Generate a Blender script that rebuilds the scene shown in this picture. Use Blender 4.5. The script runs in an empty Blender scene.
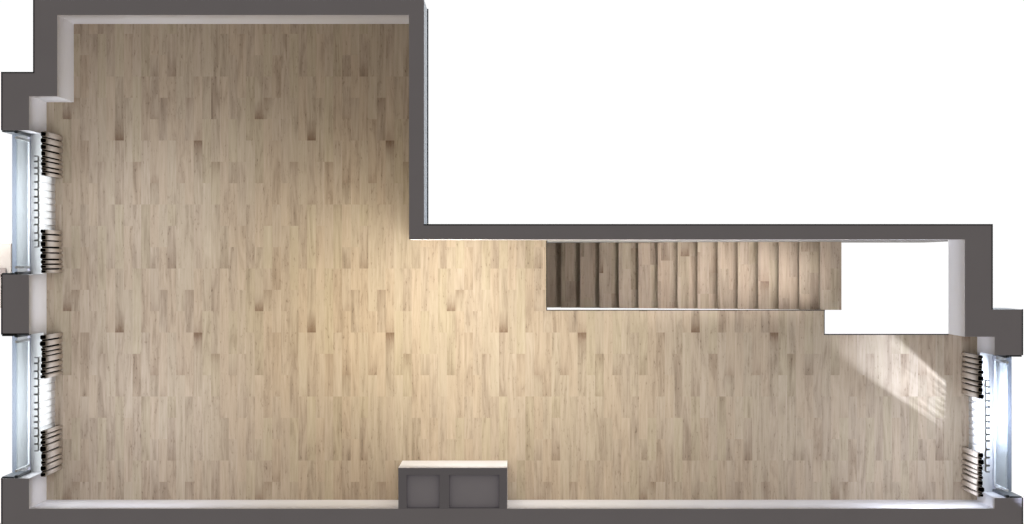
import bpy, bmesh, math, random
from mathutils import Vector

scene = bpy.context.scene
COL = scene.collection
random.seed(7)

# ------------------------------------------------------------------ camera
CAM_H = 55.1                       # metres above the floor
WALL_H = 2.0                       # the walls are cut at this height
S0 = 78.0                          # plan units per metre at floor level
S2 = S0 * CAM_H / (CAM_H - WALL_H) # plan units per metre at the wall cut
cd = bpy.data.cameras.new('camera')
cam = bpy.data.objects.new('camera', cd)
COL.objects.link(cam)
cam.location = (0, 0, CAM_H)
cd.sensor_width = 36.0
cd.lens = S0 * CAM_H * 36.0 / 1024.0
cd.clip_end = 300
scene.camera = cam

# ------------------------------------------------------------------ world, exposure
SKY = 0.22
w = bpy.data.worlds.new('world')
scene.world = w
w.use_nodes = True
nt = w.node_tree
nt.nodes.clear()
wo = nt.nodes.new('ShaderNodeOutputWorld')
bg = nt.nodes.new('ShaderNodeBackground')
tc = nt.nodes.new('ShaderNodeTexCoord')
sp = nt.nodes.new('ShaderNodeSeparateXYZ')
mr = nt.nodes.new('ShaderNodeMapRange')
mx = nt.nodes.new('ShaderNodeMix')
mx.data_type = 'RGBA'
nt.links.new(tc.outputs['Generated'], sp.inputs[0])
nt.links.new(sp.outputs['Z'], mr.inputs['Value'])
mr.inputs['From Min'].default_value = -0.02
mr.inputs['From Max'].default_value = 0.10
nt.links.new(mr.outputs[0], mx.inputs[0])
mx.inputs[6].default_value = (1.03, 1.03, 1.03, 1)                 # white ground all round
mx.inputs[7].default_value = (SKY * 1.04, SKY * .96, SKY * .82, 1) # dull sky above
nt.links.new(mx.outputs[2], bg.inputs['Color'])
nt.links.new(bg.outputs[0], wo.inputs[0])

scene.view_settings.view_transform = 'Standard'
scene.view_settings.look = 'None'
scene.view_settings.exposure = 0.0
scene.view_settings.gamma = 1.0
scene.view_settings.use_curve_mapping = False


def top(u, v):
    """plan reading at the wall cut -> metres"""
    return ((u - 512.0) / S2, (262.0 - v) / S2)


def flo(u, v):
    """plan reading at floor level -> metres"""
    return ((u - 512.0) / S0, (262.0 - v) / S0)


# ------------------------------------------------------------------ lights
def area(name, loc, size, power, color, target=None, size_y=None, spread=180):
    l = bpy.data.lights.new(name, 'AREA')
    l.energy = power
    l.color = color
    if size_y:
        l.shape = 'RECTANGLE'
        l.size = size
        l.size_y = size_y
    else:
        l.shape = 'DISK'
        l.size = size
    l.spread = math.radians(spread)
    o = bpy.data.objects.new(name, l)
    COL.objects.link(o)
    o.location = loc
    if target is not None:
        d = Vector(target) - Vector(loc)
        o.rotation_euler = d.to_track_quat('-Z', 'Y').to_euler()
    return o


LAMPS = [   # plan u, v, disc size, watts, colour
    (462, 282, 1.0, 22, (1.0, .975, .88)),
    (424, 264, 0.5, 10, (1.0, .95, .80)),  # small fill added to brighten the floor by the wall corner
    (475, 385, 0.9, 14, (1.0, .975, .88)),
    (595, 372, 1.3, 19, (1.0, .970, .86)),
    (335, 325, 1.4, 19, (1.0, .83, .50)),
    (148, 210, 1.7, 23, (.87, .915, 1.0)),  # from here on: cool fill added to even out the sides
    (152, 398, 1.7, 26, (.83, .885, 1.0)),
    (735, 385, 1.4, 11.5, (.84, .90, 1.0)),
    (912, 452, 1.2, 22, (.82, .885, 1.0)),
]
for k, (u, v, size, pw, colr) in enumerate(LAMPS):
    x, y = flo(u, v)
    area('unseen_room_light' + ('' if k == 0 else '.%03d' % k), (x, y, 1.92), size, pw, colr)  # no fixtures: warm pools inferred, the others added to fit floor brightness

x, y = flo(742, 276)
tx, ty = flo(690, 276)
area('stair_fill', (x, y, 1.92), 0.35, 7.3, (1.0, .95, .95), (tx, ty, -1.7), size_y=2.4, spread=36)  # added fill aimed down the flight to brighten the treads

DAY = (.97, .985, 1.0)
for k, (u, v0, v1, sgn, pw) in enumerate(((-46, 130, 275, 1, 54), (-46, 335, 478, 1, 54), (1070, 355, 498, -1, 22))):
    x, ya = top(u, v0)
    _, yb = top(u, v1)
    area('window_daylight' + ('' if k == 0 else '.%03d' % k), (x, (ya + yb) / 2, 1.25), 1.4, pw, DAY,
         (x + sgn * 3, (ya + yb) / 2, 0.75), size_y=1.3)

# low sun reaching in through the right-hand window
sl = bpy.data.lights.new('low_sun', 'SPOT')
sl.energy = 37000
sl.color = (.76, .82, 1.0)
sl.spot_size = math.radians(8.2)
sl.spot_blend = 0.3
sl.shadow_soft_size = 0.28
so = bpy.data.objects.new('low_sun', sl)
COL.objects.link(so)
x, y = flo(1257, 645)
so.location = (x, y, 5.25)
tx, ty = flo(908, 363)
so.rotation_euler = (Vector((tx, ty, 0.0)) - Vector(so.location)).to_track_quat('-Z', 'Y').to_euler()


# ------------------------------------------------------------------ materials
def lin(c):
    return tuple(((v / 255.0) / 12.92 if v / 255.0 <= 0.04045 else ((v / 255.0 + 0.055) / 1.055) ** 2.4) for v in c) + (1,)


def N(t, kind, **kw):
    n = t.nodes.new(kind)
    for k, v in kw.items():
        setattr(n, k, v)
    return n


def plain(name, rgb, rough=0.6, noise=0.03, scale=6.0, spec=0.3, metallic=0.0):
    m = bpy.data.materials.new(name)
    m.use_nodes = True
    t = m.node_tree
    b = t.nodes['Principled BSDF']
    b.inputs['Roughness'].default_value = rough
    b.inputs['Specular IOR Level'].default_value = spec
    b.inputs['Metallic'].default_value = metallic
    tcn = N(t, 'ShaderNodeTexCoord')
    ns = N(t, 'ShaderNodeTexNoise')
    ns.inputs['Scale'].default_value = scale
    ns.inputs['Detail'].default_value = 4
    t.links.new(tcn.outputs['Object'], ns.inputs['Vector'])
    ramp = N(t, 'ShaderNodeValToRGB')
    ramp.color_ramp.elements[0].position = 0.3
    ramp.color_ramp.elements[1].position = 0.7
    ramp.color_ramp.elements[0].color = tuple(max(0, c * (1 - noise)) for c in rgb[:3]) + (1,)
    ramp.color_ramp.elements[1].color = tuple(min(1, c * (1 + noise)) for c in rgb[:3]) + (1,)
    t.links.new(ns.outputs['Fac'], ramp.inputs[0])
    t.links.new(ramp.outputs[0], b.inputs['Base Color'])
    return m


M_CUT = plain('wall_cut_grey', (.468, .454, .525), .9, .02, 2.0, .1)
M_EDGE = plain('dark_outline_render', (.02, .02, .02), .9, .02)
M_WHITE = plain('white_wall_paint', (.87, .865, .905), .8, .012, 3.0, .15)
M_EXT = plain('pale_exterior_render', (.72, .78, .86), .7, .02, 4.0)
M_SLAB = plain('dark_slab_edge', (.03, .027, .025), .9, .05)
M_SLATE = plain('slate_metal', (.05, .062, .075), .45, .05, 12, .4)
M_SILL = plain('pale_outer_sill', (.27, .275, .28), .4, .015, 8)
M_BOARD = plain('white_sill_board', (.88, .89, .90), .5, .01, 8)
M_LEDGE = plain('blue_grey_sill_metal', (.15, .175, .22), .5, .03, 10, .5)
M_SASH = plain('white_window_sash', (.82, .84, .86), .35, .01)
M_RAIL = plain('lavender_grey_rail', (.50, .51, .60), .35, .02)
M_DRAPE = plain('taupe_curtain_cloth', (.53, .468, .415), .9, .05, 40, .05)
M_FOLD_SHADE = plain('black_fold_shade', (.010, .009, .010), .95, .05, 40, .0)  # near black: deep shade of the curtain folds put into colour
M_TAPE = plain('grey_heading_tape', (.36, .37, .38), .9, .10, 40, .05)
M_STONE = plain('beige_masonry', (.42, .37, .33), .85, .06, 6)
M_STONE_D = plain('brown_masonry', (.27, .22, .20), .85, .06, 6)
M_RISER = plain('stair_riser_wood', (.17, .13, .095), .6, .1, 9)


def glass_mat():
    m = bpy.data.materials.new('pale_window_glass')
    m.use_nodes = True
    t = m.node_tree
    t.nodes.clear()
    o = N(t, 'ShaderNodeOutputMaterial')
    tr = N(t, 'ShaderNodeBsdfTransparent')
    tr.inputs[0].default_value = (.93, .95, .95, 1)
    gl = N(t, 'ShaderNodeBsdfGlossy')
    gl.inputs['Roughness'].default_value = .03
    gl.inputs['Color'].default_value = (.9, .95, 1, 1)
    lw = N(t, 'ShaderNodeLayerWeight')
    lw.inputs['Blend'].default_value = .3
    fr = N(t, 'ShaderNodeMapRange')
    fr.inputs['To Min'].default_value = .04
    fr.inputs['To Max'].default_value = .35
    t.links.new(lw.outputs['Facing'], fr.inputs['Value'])
    mm = N(t, 'ShaderNodeMixShader')
    t.links.new(fr.outputs[0], mm.inputs[0])
    t.links.new(tr.outputs[0], mm.inputs[1])
    t.links.new(gl.outputs[0], mm.inputs[2])
    t.links.new(mm.outputs[0], o.inputs[0])
    return m


def sheer_mat():
    m = bpy.data.materials.new('white_sheer_cloth')
    m.use_nodes = True
    t = m.node_tree
    t.nodes.clear()
    o = N(t, 'ShaderNodeOutputMaterial')
    tr = N(t, 'ShaderNodeBsdfTransparent')
    di = N(t, 'ShaderNodeBsdfDiffuse')
    di.inputs[0].default_value = (.93, .93, .94, 1)
    tl = N(t, 'ShaderNodeBsdfTranslucent')
    tl.inputs[0].default_value = (.93, .93, .94, 1)
    a = N(t, 'ShaderNodeMixShader')
    a.inputs[0].default_value = .35
    t.links.new(di.outputs[0], a.inputs[1])
    t.links.new(tl.outputs[0], a.inputs[2])
    b = N(t, 'ShaderNodeMixShader')
    tcn = N(t, 'ShaderNodeTexCoord')
    wv = N(t, 'ShaderNodeTexNoise')
    wv.inputs['Scale'].default_value = 120
    t.links.new(tcn.outputs['Object'], wv.inputs['Vector'])
    r = N(t, 'ShaderNodeMapRange')
    r.inputs['To Min'].default_value = .36
    r.inputs['To Max'].default_value = .58
    t.links.new(wv.outputs['Fac'], r.inputs['Value'])
    t.links.new(r.outputs[0], b.inputs[0])
    t.links.new(tr.outputs[0], b.inputs[1])
    t.links.new(a.outputs[0], b.inputs[2])
    t.links.new(b.outputs[0], o.inputs[0])
    return m


def wood_mat():
    """oak strips: the tone of each strip is a face attribute, grain and knots are noise"""
    m = bpy.data.materials.new('oak_strip_parquet')
    m.use_nodes = True
    t = m.node_tree
    b = t.nodes['Principled BSDF']
    b.inputs['Roughness'].default_value = .55
    b.inputs['Specular IOR Level'].default_value = .25
    at = N(t, 'ShaderNodeAttribute', attribute_name='strip')
    sep = N(t, 'ShaderNodeSeparateColor')
    t.links.new(at.outputs['Color'], sep.inputs[0])
    geo = N(t, 'ShaderNodeNewGeometry')

    def noise(scale, detail, offs=None, rough=.6, dist=0.0):
        mp = N(t, 'ShaderNodeMapping')
        mp.inputs['Scale'].default_value = scale
        t.links.new(geo.outputs['Position'], mp.inputs['Vector'])
        ad = N(t, 'ShaderNodeVectorMath', operation='ADD')
        t.links.new(mp.outputs[0], ad.inputs[0])
        cx = N(t, 'ShaderNodeCombineXYZ')
        mu = N(t, 'ShaderNodeMath', operation='MULTIPLY')
        mu.inputs[1].default_value = 37.0
        t.links.new(sep.outputs[2], mu.inputs[0])     # each strip has its own grain
        t.links.new(mu.outputs[0], cx.inputs[2])
        t.links.new(cx.outputs[0], ad.inputs[1])
        n = N(t, 'ShaderNodeTexNoise')
        n.inputs['Scale'].default_value = 1.0
        n.inputs['Detail'].default_value = detail
        n.inputs['Roughness'].default_value = rough
        n.inputs['Distortion'].default_value = dist
        t.links.new(ad.outputs[0], n.inputs['Vector'])
        return n

    def math_(op, a, bb, clamp=False):
        n = N(t, 'ShaderNodeMath', operation=op)
        n.use_clamp = clamp
        for i, vv in enumerate((a, bb)):
            if vv is None:
                continue
            if isinstance(vv, (int, float)):
                n.inputs[i].default_value = vv
            else:
                t.links.new(vv, n.inputs[i])
        return n.outputs[0]

    grain = noise((42, 2.2, 1), 3)
    broad = noise((9, 1.1, 1), 3, dist=1.2)
    speck = noise((52, 15, 1), 2)
    tone = math_('ADD', math_('MULTIPLY', math_('SUBTRACT', sep.outputs[0], .5), .8), .5)
    g1 = math_('MULTIPLY', math_('SUBTRACT', grain.outputs['Fac'], .5), .66)
    g2 = math_('MULTIPLY', math_('SUBTRACT', broad.outputs['Fac'], .5), .95)
    sm = N(t, 'ShaderNodeMapRange')
    sm.inputs['From Min'].default_value = .60
    sm.inputs['From Max'].default_value = .75
    t.links.new(speck.outputs['Fac'], sm.inputs['Value'])
    bm_ = N(t, 'ShaderNodeMapRange')
    bm_.inputs['From Min'].default_value = .42
    bm_.inputs['From Max'].default_value = .62
    bm_.inputs['To Min'].default_value = 1.0
    bm_.inputs['To Max'].default_value = 0.0
    t.links.new(broad.outputs['Fac'], bm_.inputs['Value'])
    sk = math_('MULTIPLY', math_('MULTIPLY', sm.outputs[0], bm_.outputs[0]), -.40)
    f = math_('ADD', math_('ADD', tone, g1), math_('ADD', g2, sk), False)
    ramp = N(t, 'ShaderNodeValToRGB')
    e = ramp.color_ramp.elements
    e[0].position = 0.0
    e[0].color = (.225, .165, .115, 1)
    e[1].position = 1.0
    e[1].color = (.600, .515, .405, 1)
    e2 = e.new(.5)
    e2.color = (.465, .378, .285, 1)
    t.links.new(f, ramp.inputs[0])
    # each strip leans a little to pink or to straw
    hue = N(t, 'ShaderNodeMix', data_type='RGBA', blend_type='MULTIPLY')
    hue.inputs[0].default_value = 1.0
    hr = N(t, 'ShaderNodeValToRGB')
    hr.color_ramp.interpolation = 'CONSTANT'
    hr.color_ramp.elements[0].color = (1.015, .988, .98, 1)
    hr.color_ramp.elements[1].position = .75
    hr.color_ramp.elements[1].color = (.99, 1.0, .965, 1)
    for pos_, c_ in ((.25, (1.0, 1.0, 1.0, 1)), (.5, (1.01, 1.0, 1.015, 1))):
        ee = hr.color_ramp.elements.new(pos_)
        ee.color = c_
    t.links.new(sep.outputs[2], hr.inputs[0])
    t.links.new(ramp.outputs[0], hue.inputs[6])
    t.links.new(hr.outputs[0], hue.inputs[7])
    # knots at strip ends: the green channel
    kn = N(t, 'ShaderNodeMix', data_type='RGBA', blend_type='MIX')
    kf = math_('MULTIPLY', sep.outputs[1], math_('ADD', math_('MULTIPLY', speck.outputs['Fac'], 1.0), .55), True)
    t.links.new(kf, kn.inputs[0])
    t.links.new(hue.outputs[2], kn.inputs[6])
    kn.inputs[7].default_value = (.20, .125, .08, 1)
    t.links.new(kn.outputs[2], b.inputs['Base Color'])
    return m


M_GLASS = glass_mat()
M_SHEER = sheer_mat()
M_WOOD = wood_mat()


# ------------------------------------------------------------------ mesh helpers
def link(name, bm, mats, parent=None, smooth=False):
    me = bpy.data.meshes.new(name)
    bm.normal_update()
    bm.to_mesh(me)
    bm.free()
    for m in (mats if isinstance(mats, (list, tuple)) else [mats]):
        me.materials.append(m)
    if smooth:
        for p in me.polygons:
            p.use_smooth = True
    o = bpy.data.objects.new(name, me)
    COL.objects.link(o)
    if parent:
        o.parent = parent
    return o


def tag(o, label=None, cat=None, group=None, kind=None):
    if label:
        o['label'] = label
    if cat:
        o['category'] = cat
    if group:
        o['group'] = group
    if kind:
        o['kind'] = kind
    return o


def empty(name, loc):
    o = bpy.data.objects.new(name, None)
    o.empty_display_size = .2
    COL.objects.link(o)
    o.location = loc
    return o


def add_box(bm, x0, y0, z0, x1, y1, z1, mi=0, bevel=0.0):
    x0, x1 = min(x0, x1), max(x0, x1)
    y0, y1 = min(y0, y1), max(y0, y1)
    z0, z1 = min(z0, z1), max(z0, z1)
    b2 = bmesh.new() if bevel else bm
    vs = [b2.verts.new(p) for p in ((x0, y0, z0), (x1, y0, z0), (x1, y1, z0), (x0, y1, z0),
                                    (x0, y0, z1), (x1, y0, z1), (x1, y1, z1), (x0, y1, z1))]
    fs = []
    for q in ((3, 2, 1, 0), (4, 5, 6, 7), (0, 1, 5, 4), (1, 2, 6, 5), (2, 3, 7, 6), (3, 0, 4, 7)):
        f = b2.faces.new([vs[i] for i in q])
        f.material_index = mi
        fs.append(f)
    if bevel:
        bmesh.ops.bevel(b2, geom=list(b2.edges), offset=bevel, segments=2, affect='EDGES')
        for f in b2.faces:
            f.material_index = mi
        tmp = bpy.data.meshes.new('tmp')
        b2.to_mesh(tmp)
        b2.free()
        bm.from_mesh(tmp)
        bpy.data.meshes.remove(tmp)
    return fs


def add_prism(bm, pts, z0, z1, top_mi=0, side_mi=0, bot_mi=None):
    """pts: metres; outline in any order of turning"""
    a = sum(pts[i][0] * pts[(i + 1) % len(pts)][1] - pts[(i + 1) % len(pts)][0] * pts[i][1] for i in range(len(pts)))
    if a < 0:
        pts = pts[::-1]
    lo = [bm.verts.new((p[0], p[1], z0)) for p in pts]
    hi = [bm.verts.new((p[0], p[1], z1)) for p in pts]
    f = bm.faces.new(hi)
    f.material_index = top_mi
    f = bm.faces.new(lo[::-1])
    f.material_index = side_mi if bot_mi is None else bot_mi
    n = len(pts)
    for i in range(n):
        j = (i + 1) % n
        s = side_mi[i] if isinstance(side_mi, (list, tuple)) else side_mi
        f = bm.faces.new((lo[i], lo[j], hi[j], hi[i]))
        f.material_index = s


# ------------------------------------------------------------------ floor of oak strips
TILE = 192.0
CW = TILE / 22.0
JQ = TILE / 9.0
STRIPS = {   # column -> list of (joint index where the strip starts, tone, knot at its end, knot at its start)
    0: [(0, .08, 0, 0), (3, .18, 0, 0), (6, -.10, 0, 0)],
    1: [(0, -.20, .9, 0), (3, -.08, .15, 0), (6, .10, 0, 0)],
    2: [(1, .05, 0, 0), (4, .15, 0, 0), (7, .10, 0, 0)],
    3: [(4, -.20, 0, .2), (6, .02, 0, 0), (0, .12, 0, 0)],
    4: [(0, -.12, 0, 0), (3, .10, 0, 0), (6, -.12, 0, .1)],
    5: [(8, -.22, 0, 0), (0, -.06, .25, 0), (2, .05, .35, 0), (5, -.10, 0, .25), (6, .10, 0, 0)],
    6: [(1, -.20, 0, .1), (3, -.02, 0, 0), (6, .12, 0, 0), (8, .05, 0, 0)],
    7: [(0, -.02, 0, 0), (3, .05, 0, 0), (6, .0, 0, 0), (7, -.15, .35, 0)],
    8: [(5, .10, 0, 0), (0, .12, 0, 0), (2, -.06, .2, 0)],
    9: [(1, -.22, 0, .25), (3, .05, 0, 0), (6, .0, 0, 0)],
    10: [(3, -.05, 0, .9), (6, .05, 0, 0), (0, .08, .3, 0)],
    11: [(5, .24, 0, 0), (0, .0, 0, 0), (2, .05, 0, 0)],
    12: [(0, -.20, 0, 0), (2, -.05, 0, 0), (4, -.12, 0, .3), (6, -.02, 0, 0)],
    13: [(0, .18, 0, 0), (4, .10, 0, 0), (7, -.16, 0, 0)],
    14: [(2, .0, 0, 0), (4, -.10, .15, 0), (5, .08, 0, 0), (8, .0, 0, 0)],
    15: [(1, .10, 0, 0), (4, -.05, 0, 0), (7, .05, 0, 0)],
    16: [(3, .05, 0, 0), (6, -.06, 0, 0), (0, .0, 0, 0)],
    17: [(0, -.02, .75, 0), (2, -.05, .2, 0), (5, .24, 0, 0), (8, .0, 0, 0)],
    18: [(0, .05, .1, 0), (1, .02, 0, .35), (2, .05, .1, 0), (7, .14, 0, 0)],
    19: [(1, .05, 0, 0), (3, -.10, 0, .1), (6, .0, 0, 0), (8, -.14, 0, 0)],
    20: [(2, .05, 0, 0), (5, .12, 0, 0), (7, .0, 0, 0)],
    21: [(4, -.15, 0, .15), (7, .14, 0, 0), (1, .05, .1, 0)],
}


def strip_rects(u0, v0, u1, v1, du=0.0, dv=0.0):
    """all strips crossing the floor-plan rectangle, clipped: (ua, va, ub, vb, tone, kend, kstart, va_full, vb_full, id)"""
    out = []
    base = 106.4 + du
    c0 = int(math.floor((u0 - base) / CW)) - 1
    c1 = int(math.ceil((u1 - base) / CW)) + 1
    for c in range(c0, c1 + 1):
        ua, ub = max(u0, base + c * CW), min(u1, base + (c + 1) * CW)
        if ub - ua < 1e-4:
            continue
        segs = sorted(STRIPS[c % 22])
        n = len(segs)
        for rep in range(-4, 4):
            for k, (j, tone, ke, ks) in enumerate(segs):
                jn = segs[k + 1][0] if k + 1 < n else segs[0][0] + 9
                a = 268.5 + dv + j * JQ + rep * TILE
                b = 268.5 + dv + jn * JQ + rep * TILE
                va, vb = max(v0, a), min(v1, b)
                if vb - va < 1e-4:
                    continue
                h = ((c % 22) * 7.31 + j * 3.77) % 1.0
                out.append((ua, va, ub, vb, tone, ke, ks, a, b, h))
    return out


def add_strips(bm, lay, u0, v0, u1, v1, z, to, du=0.0, dv=0.0, mi=0):
    KN = 9.5   # plan length of a knot
    for ua, va, ub, vb, tone, ke, ks, a, b, h in strip_rects(u0, v0, u1, v1, du, dv):
        cuts = [va]
        for q in (a + KN, a + 2.4 * KN, b - 2.4 * KN, b - KN):
            if cuts[-1] + 1e-3 < q < vb - 1e-3 and (ke or ks):
                cuts.append(q)
        cuts.append(vb)

        def knot(v):
            r = 0.0
            if ke:
                d = b - v
                r = max(r, ke * (1 if d <= KN * .9 else max(0.0, .38 * (1 - (d - KN) / (1.4 * KN)))))
            if ks:
                d = v - a
                r = max(r, ks * (1 if d <= KN * .9 else max(0.0, .38 * (1 - (d - KN) / (1.4 * KN)))))
            return min(1.0, max(0.0, r))
        for i in range(len(cuts) - 1):
            y0, y1 = cuts[i], cuts[i + 1]
            P = [to(ua, y1), to(ub, y1), to(ub, y0), to(ua, y0)]
            f = bm.faces.new([bm.verts.new((p[0], p[1], z)) for p in P])
            f.material_index = mi
            eps = .02
            ks_ = (knot(y1 - eps), knot(y1 - eps), knot(y0 + eps), knot(y0 + eps))
            tg = [tone * (.25 + .75 * (q - a) / (b - a)) if (tone < 0 and not ks) else tone * .65 for q in (y1, y0)]
            for lp, kk, tt in zip(f.loops, ks_, (tg[0], tg[0], tg[1], tg[1])):
                lp[lay] = (.5 + tt, kk, h, 1)


bm = bmesh.new()
lay = bm.loops.layers.float_color.new('strip')
outline = [flo(*p) for p in ((51, 9), (427, 9), (427, 240), (546.8, 240), (546.8, 310), (824.4, 310), (824.4, 334.2),
                             (1004, 334.2), (1004, 516), (20, 516), (20, 78), (51, 78))]
add_prism(bm, outline, -.26, -.004, 1, 1)
for r in ((51, 9, 427, 78), (20, 78, 427, 240), (20, 240, 546.8, 310), (20, 310, 824.4, 334.2), (20, 334.2, 1004, 516)):
    add_strips(bm, lay, *r, 0.0, flo)
tag(link('floor', bm, [M_WOOD, M_SLAB]), kind='structure')


b = bmesh.new()
for (u0, v0, u1, v1) in ((546.2, 241, 547.0, 310.6), (547.0, 309.9, 825.0, 310.6), (823.9, 310.6, 824.7, 334.9), (824.7, 334.1, 948.6, 334.9)):
    p, q = flo(u0, v0), flo(u1, v1)
    add_box(b, p[0], p[1], -.05, q[0], q[1], .004)
tag(link('trim_3', b, [M_SLAB]), kind='structure')

# ------------------------------------------------------------------ walls (solid, cut at 2 m)
def wall(name, outline_uv, ext=(), z0=0.0, ztop=WALL_H):
    """ext: indices of outline sides that face outdoors"""
    pts = [top(*p) for p in outline_uv]
    a = sum(pts[i][0] * pts[(i + 1) % len(pts)][1] - pts[(i + 1) % len(pts)][0] * pts[i][1] for i in range(len(pts)))
    n = len(pts)
    mi = [2 if i in ext else 1 for i in range(n)]
    if a < 0:
        pts = pts[::-1]
        mi = [mi[(n - 2 - i) % n] for i in range(n)]
    b = bmesh.new()
    add_prism(b, pts, z0, ztop, 0, mi, 1)
    return tag(link(name, b, [M_CUT, M_WHITE, M_EXT]), kind='structure')


XW, XI = 1.4, 29.0
wall('wall_top', [(33.4, -.6), (424, -.6), (424, 15), (33.4, 15)], (0, 1, 3))
wall('wall_left', [(33.4, 15), (57.3, 15), (57.3, 96.2), (XI, 96.2), (XI, 130.3), (XW, 130.3), (XW, 72.2), (33.4, 72.2)], (5, 6, 7))
wall('wall_left', [(XW, 274.6), (XI, 274.6), (XI, 334.6), (XW, 334.6)], (3,))
wall('wall_left', [(XW, 478.4), (XI, 478.4), (XI, 508.8), (XW, 508.8)], (3,))
wall('wall_bottom', [(XW, 508.8), (1022.8, 508.8), (1022.8, 526), (XW, 526)], (1, 2, 3))
wall('wall_right', [(994.7, 498), (1022.8, 498), (1022.8, 508.8), (994.7, 508.8)], (1,))
wall('wall_right', [(964.9, 239.4), (992.5, 239.4), (992.5, 309.5), (1022.8, 309.5), (1022.8, 355.2), (994.7, 355.2),
                    (994.7, 336.7), (964.9, 336.7)], (1, 2, 3))
wall('wall_middle', [(409, 15), (424, 15), (424, 224.4), (409, 224.4)], (1,))
wall('wall_stair', [(409, 224.4), (992.5, 224.4), (992.5, 239.4), (409, 239.4)], (0, 1))
# the stair wall carries on down beside the flight
b = bmesh.new()
p0, p1 = flo(548, 226), flo(948, 241.5)
add_box(b, p0[0], p0[1], -3.3, p1[0], p1[1], -.001)
tag(link('wall_stairwell', b, [plain('grey_stairwell_plaster', (.42, .40, .38), .9)]), kind='structure')

# thin dark edging along the outer rim of the wall tops
rim = bmesh.new()
E = .9
B = .35      # the edging laps over the rim a little


def rim_run(u0, v0, u1, v1):
    a, c = top(u0 - B, v0 - B), top(u1 + B * 0, v1 + B * 0)
    add_box(rim, a[0], a[1], WALL_H - .02, c[0], c[1], WALL_H + .004)


for r in ((33.4, -.6, 33.4 + E, 72.2), (XW, 72.2, 33.4 + E, 72.2 + E), (XW, 72.2, XW + E, 130.3), (XW, 274.6, XW + E, 334.6),
          (XW, 333.8, XI, 334.6), (XW, 478.4, XW + E, 526), (424, 224.4, 992.5, 224.4 + E), (992.5 - .5, 224.4, 992.5 + B, 309.5),
          (1022.8 - .5, 309.5, 1022.8 + B, 355.2), (1022.8 - .5, 498, 1022.8 + B, 526)):
    rim_run(*r)
tag(link('trim_1', rim, [M_EDGE]), kind='structure')
# dark foot line of the outdoor faces that can be seen
b = bmesh.new()
for (u0, v0, u1, v1) in ((424, -.6, 425.3, 224.4), (992.5, 308.6, 1006, 309.5)):
    a, c = top(u0, v0), top(u1, v1)
    add_box(b, a[0], a[1], 0, c[0] , c[1], .03)
tag(link('trim_2', b, [M_SLATE]), kind='structure')


# ------------------------------------------------------------------ windows
SILL_Z = 0.50


def window(n, side, va, vb):
    """side +1: the room lies towards +x. va < vb: plan readings of the two jambs at the wall cut"""
    ui = XI if side > 0 else 994.7
    xi, y1 = top(ui, va)
    _, y0 = top(ui, vb)

    def X(d):       # d metres outwards from the inner wall face
        return xi - side * d
    root = tag(empty('window_%d' % n, (X(.16), (y0 + y1) / 2, 0)), kind='structure')
    off = Vector(root.location)

    def mk(name, boxes, mat, bev=.004, parent=None):
        b = bmesh.new()
        for bx in boxes:
            (d0, ya, z0, d1, yb, z1) = bx
            add_box(b, X(d0) - off.x, ya - off.y, z0, X(d1) - off.x, yb - off.y, z1, 0, bev)
        return link(name, b, [mat], parent or root)

    # the low wall under the window
    mk('apron_wall', [(0.0, y0, 0, .341, y1, SILL_Z - .04)], M_WHITE, 0)
    mk('window_sill', [(-.02, y0 + .002, SILL_Z - .035, .15, y1 - .002, SILL_Z)], M_BOARD)
    mk('outer_sill', [(.19, y0 + .002, SILL_Z - .035, .318, y1 - .002, SILL_Z - .005)], M_SILL)
    mk('drip_edge', [(.319, y0 + .002, SILL_Z - .055, .385, y1 - .002, SILL_Z - .008)], M_LEDGE)
    # frame: two side members and a bottom rail
    fr = mk('side_frame', [(.142, y0, SILL_Z, .182, y0 + .035, 1.985)], M_SLATE)
    mk('side_frame', [(.142, y1 - .035, SILL_Z, .182, y1, 1.985)], M_SLATE)
    mk('bottom_rail', [(.142, y0 + .035, SILL_Z, .182, y1 - .035, SILL_Z + .05)], M_RAIL)
    # outdoor reveal lining
    mk('outer_reveal', [(.19, y0, SILL_Z - .02, .338, y0 + .02, 1.98)], M_SLATE)
    mk('outer_reveal', [(.19, y1 - .02, SILL_Z - .02, .338, y1, 1.98)], M_SLATE)
    # casement sash and pane
    ys, ye = y0 + .075, y1 - .075
    sash = mk('sash', [(.150, ys, SILL_Z + .055, .174, ys + .03, 1.97), (.150, ye - .03, SILL_Z + .055, .174, ye, 1.97),
                       (.150, ys + .03, SILL_Z + .055, .174, ye - .03, SILL_Z + .085)], M_SASH, .003)
    mk('pane', [(.159, ys + .03, SILL_Z + .085, .165, ye - .03, 1.965)], M_GLASS, 0, sash)
    mk('handle', [(.135, ys + .005, 1.15, .150, ys + .025, 1.30), (.115, ys + .008, 1.27, .135, ys + .022, 1.29),
                  (.108, ys + .006, 1.16, .118, ys + .024, 1.29)], M_SASH, .002, sash)
    return root


window(1, 1, 130.3, 274.6)
window(2, 1, 334.6, 478.4)
window(3, -1, 355.2, 498.0)

# masonry ledge outdoors by the left-hand pier
b = bmesh.new()
a, c = top(-34, 243), top(-2.6, 309)
add_box(b, a[0], a[1], -.2, c[0], c[1], SILL_Z, 0, .01)
ledge = link('masonry_ledge', b, [M_STONE])
tag(ledge, 'beige masonry block outdoors beside the left wall pier', 'masonry block')
b = bmesh.new()
a, c = top(-30, 268), top(-8, 276)
add_box(b, a[0], a[1], SILL_Z, c[0], c[1], SILL_Z + .03, 0, .008)
tag(link('coping_stone', b, [M_STONE_D], ledge), 'brown coping strip')


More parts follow.
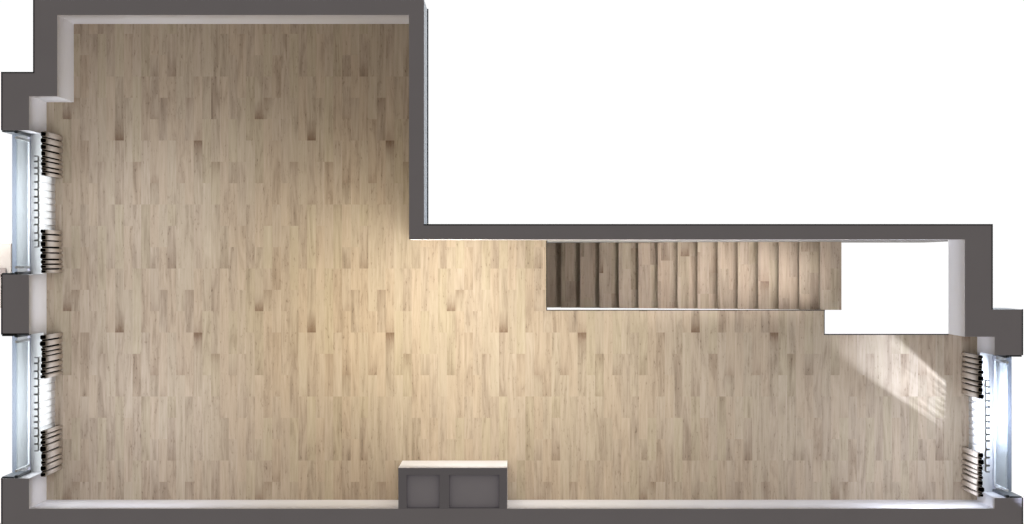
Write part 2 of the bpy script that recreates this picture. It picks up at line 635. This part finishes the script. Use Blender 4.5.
# ------------------------------------------------------------------ curtains
def chaikin(p, it=2):
    for _ in range(it):
        q = [p[0]]
        for i in range(len(p) - 1):
            (ax, ay), (bx, by) = p[i], p[i + 1]
            q += [(ax * .75 + bx * .25, ay * .75 + by * .25), (ax * .25 + bx * .75, ay * .25 + by * .75)]
        q.append(p[-1])
        p = q
    return p


def ribbon(bm, p, th, z0, z1, sway=0.0, mi=0, nz=1):
    """a cloth sheet of thickness th following the plan line p"""
    n = len(p)
    nr = []
    for i in range(n):
        a, c = p[max(0, i - 1)], p[min(n - 1, i + 1)]
        dx, dy = c[0] - a[0], c[1] - a[1]
        l = math.hypot(dx, dy) or 1
        nr.append((-dy / l * th / 2, dx / l * th / 2))
    cy = sum(q[1] for q in p) / n
    rows = []
    for k in range(nz + 1):
        f = k / nz
        z = z0 + (z1 - z0) * f
        s = 1 + sway * (1 - f)
        A = [bm.verts.new((q[0] + e[0], cy + (q[1] - cy) * s + e[1], z)) for q, e in zip(p, nr)]
        B = [bm.verts.new((q[0] - e[0], cy + (q[1] - cy) * s - e[1], z)) for q, e in zip(p, nr)]
        rows.append((A, B))
    fs = []
    for k in range(nz):
        (A0, B0), (A1, B1) = rows[k], rows[k + 1]
        for i in range(n - 1):
            fs.append(bm.faces.new((A0[i + 1], A0[i], A1[i], A1[i + 1])))
            fs.append(bm.faces.new((B0[i], B0[i + 1], B1[i + 1], B1[i])))
        fs.append(bm.faces.new((A0[0], B0[0], B1[0], A1[0])))
        fs.append(bm.faces.new((B0[-1], A0[-1], A1[-1], B1[-1])))
    A, B = rows[-1]
    A0, B0 = rows[0]
    for i in range(n - 1):
        fs.append(bm.faces.new((A[i], B[i], B[i + 1], A[i + 1])))
        fs.append(bm.faces.new((A0[i + 1], B0[i + 1], B0[i], A0[i])))
    for f in fs:
        f.material_index = mi


def drape(side, va, vb, label, seed):
    rnd = random.Random(seed)
    ub = 42.2 if side > 0 else 1024 - 42.2
    xb, y1 = top(ub, va)
    _, y0 = top(ub, vb)
    root = empty('curtain', (xb, (y0 + y1) / 2, 0))
    tag(root, label, 'curtain', 'taupe pleated side curtains')
    L = y1 - y0
    n = 8
    ws = [rnd.choice((.72, .9, 1.15, 1.3)) for _ in range(n)]
    gap = .021
    k = (L - gap * (n - 1)) / sum(ws)
    D = .046
    pleats = []
    backing_pts = []
    yy = -L / 2
    for i, ww in enumerate(ws):
        wdt = ww * k
        d = D * rnd.uniform(.80, 1.0)
        lean = rnd.uniform(-.005, .005)
        pleats.append([(0, yy + .004), (d * .5, yy + .001), (d * .92, yy + .001 + lean), (d, yy + .012 + lean), (d + .002, yy + wdt * .5 + lean),
                       (d, yy + wdt - .012 + lean), (d * .92, yy + wdt - .001 + lean), (d * .5, yy + wdt - .001), (0, yy + wdt - .004)])
        r = min(.030, wdt * .42) * rnd.choice((.35, .6, .8, 1.0))
        backing_pts += [(-.003, yy), (-.004 - r, yy + wdt * .15), (-.005 - r, yy + wdt * .5), (-.004 - r, yy + wdt * .85), (-.003, yy + wdt)]
        yy += wdt + gap
    b = bmesh.new()
    for pl in pleats:
        ribbon(b, [(side * a_, c_) for a_, c_ in chaikin(pl)], .0035, .012, 1.985)
    backing_pts = [(side * a_, c_) for a_, c_ in chaikin(backing_pts)]
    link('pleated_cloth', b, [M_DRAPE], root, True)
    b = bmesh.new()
    ribbon(b, backing_pts, .003, .012, 1.975)  # added black sheet, stands in for shade inside and between the pleats
    tag(link('shade_backing', b, [M_FOLD_SHADE], root, True), 'added black sheet giving the dark of the folds behind the pleats')
    return root


drape(1, 131.5, 175.2, 'taupe pleated curtain at the upper jamb of the upper left window', 1)
drape(1, 229.4, 273.0, 'taupe pleated curtain at the lower jamb of the upper left window, above the pier', 2)
drape(1, 335.2, 378.5, 'taupe pleated curtain at the upper jamb of the lower left window, just below the pier', 3)
drape(1, 431.0, 476.8, 'taupe pleated curtain at the lower left window, nearest the bottom left corner', 4)
drape(-1, 355.6, 399.0, 'taupe pleated curtain at the upper jamb of the right window, near the stair opening', 5)
drape(-1, 453.4, 497.0, 'taupe pleated curtain at the right window, nearest the bottom right corner', 6)


def sheer(side, va, vb, label, seed):
    rnd = random.Random(seed)
    ub = 36.0 if side > 0 else 1024 - 36.0
    xb, y1 = top(ub, va)
    _, y0 = top(ub, vb)
    root = empty('sheer_curtain', (xb, (y0 + y1) / 2, 0))
    tag(root, label, 'sheer curtain', 'white sheers in the window middles')
    L = y1 - y0
    n = int(round(L / .088))
    ws = [rnd.uniform(.75, 1.25) for _ in range(n)]
    gap = .009
    k = (L - gap * (n - 1)) / sum(ws)
    pts = []
    yy = -L / 2
    for ww in ws:
        wd = ww * k
        f = .026 * rnd.uniform(.9, 1.05)
        pts += [(-.022, yy - .001), (-.004, yy), (f - .004, yy), (f, yy + .004), (f + .001, yy + wd * .5), (f, yy + wd - .004),
                (f - .004, yy + wd), (-.004, yy + wd), (-.022, yy + wd + .001)]
        yy += wd + gap
    pts = [(side * a_, c_) for a_, c_ in chaikin(pts, 1)]
    b = bmesh.new()
    ribbon(b, pts, .0016, .012, 1.985)
    link('sheer_cloth', b, [M_SHEER], root, True)
    b = bmesh.new()
    ribbon(b, pts, .014, 1.95, 1.99)
    tag(link('heading_tape', b, [M_TAPE], root, True), 'grey gathered heading tape')
    return root


sheer(1, 156.0, 247.0, 'white sheer curtain in the middle of the upper left window', 11)
sheer(1, 357.5, 451.0, 'white sheer curtain in the middle of the lower left window', 12)
sheer(-1, 380.5, 472.0, 'white sheer curtain in the middle of the right window', 13)

# ------------------------------------------------------------------ staircase going down through the floor
RISE, GO = .205, 19.74
VT, VB = 241.7, 309.9
px, py = flo(841.5, (VT + VB) / 2)
stair = empty('staircase', (px, py, -3.3))
tag(stair, 'straight oak staircase going down through the floor opening beside the long wall', 'staircase')
ox, oy, oz = stair.location
for k in range(16):
    i = 15 - k                          # 0 is the top step
    ur = 841.5 - k * GO
    ul = ur - GO - 1.6
    z = -.006 - k * RISE
    b = bmesh.new()
    ly = b.loops.layers.float_color.new('strip')

    def loc(u, v):
        p = flo(u, v)
        return (p[0] - ox, p[1] - oy)
    a, c = loc(ul, VT), loc(ur, VB)
    add_box(b, a[0], a[1], z - .042 - oz, c[0], c[1], z - .002 - oz, 1)
    add_strips(b, ly, ul, VT, ur, VB, z - oz, loc, du=k * 61.3 + ul % CW, dv=k * 47.0)
    link('tread', b, [M_WOOD, M_RISER], stair)
    b = bmesh.new()
    a, c = loc(ur - .8 - GO + .4, VT), loc(ur - GO + 1.0, VB)
    add_box(b, a[0], a[1], z - .045 - oz, c[0], c[1], z - RISE + .002 - oz)
    link('riser', b, [M_RISER], stair)

# ------------------------------------------------------------------ chimney block with two flues
a, c = top(398.3, 468.0), top(507.2, 508.8)
x0, x1, yb_, yt = a[0], c[0], c[1], a[1]
chim = empty('chimney_block', ((x0 + x1) / 2, (yb_ + yt) / 2, 0))
tag(chim, 'dark grey chimney block with two recessed flues and white front, against the bottom wall', 'chimney')
cx, cy_ = chim.location.x, chim.location.y
DEP = .07
fl = []
for (u0, v0, u1, v1) in ((406.7, 475.0, 439.4, 508.0), (449.3, 475.0, 499.2, 508.0)):
    p, q = top(u0, v0), top(u1, v1)
    fl.append((p[0], q[1], q[0], p[1]))
b = bmesh.new()
add_box(b, x0 - cx, yb_ - cy_ + .001, 0, x1 - cx, yt - cy_, WALL_H - DEP, 0)
link('chimney_breast', b, [M_WHITE], chim)
b = bmesh.new()
xs = [x0, fl[0][0], fl[0][2], fl[1][0], fl[1][2], x1]
f0, f1 = fl[0][1], fl[0][3]


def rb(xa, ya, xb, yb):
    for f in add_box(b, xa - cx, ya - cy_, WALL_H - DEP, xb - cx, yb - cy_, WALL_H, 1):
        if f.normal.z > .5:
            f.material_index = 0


b_top = []
rb(xs[0], yb_ + .001, xs[1], yt)
rb(xs[2], yb_ + .001, xs[3], yt)
rb(xs[4], yb_ + .001, xs[5], yt)
for i in (1, 3):
    rb(xs[i], f1, xs[i + 1], yt)
    rb(xs[i], yb_ + .001, xs[i + 1], f0)
b.normal_update()
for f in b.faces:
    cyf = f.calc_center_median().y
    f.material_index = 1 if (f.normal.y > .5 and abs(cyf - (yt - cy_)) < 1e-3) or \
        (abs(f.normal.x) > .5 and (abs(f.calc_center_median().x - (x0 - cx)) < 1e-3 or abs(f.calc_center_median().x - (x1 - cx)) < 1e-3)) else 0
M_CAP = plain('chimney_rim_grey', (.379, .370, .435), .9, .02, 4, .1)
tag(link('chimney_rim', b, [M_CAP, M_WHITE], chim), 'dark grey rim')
for (ax, ay, bx, by) in fl:
    b = bmesh.new()
    add_box(b, ax - cx + .001, ay - cy_ + .001, WALL_H - DEP, bx - cx - .001, by - cy_ - .001, WALL_H - DEP + .012, 0, .003)
    tag(link('flue_cover', b, [plain('flue_grey', (.60, .585, .69), .9, .02, 4, .1)], chim), 'grey plate at the bottom of the flue')
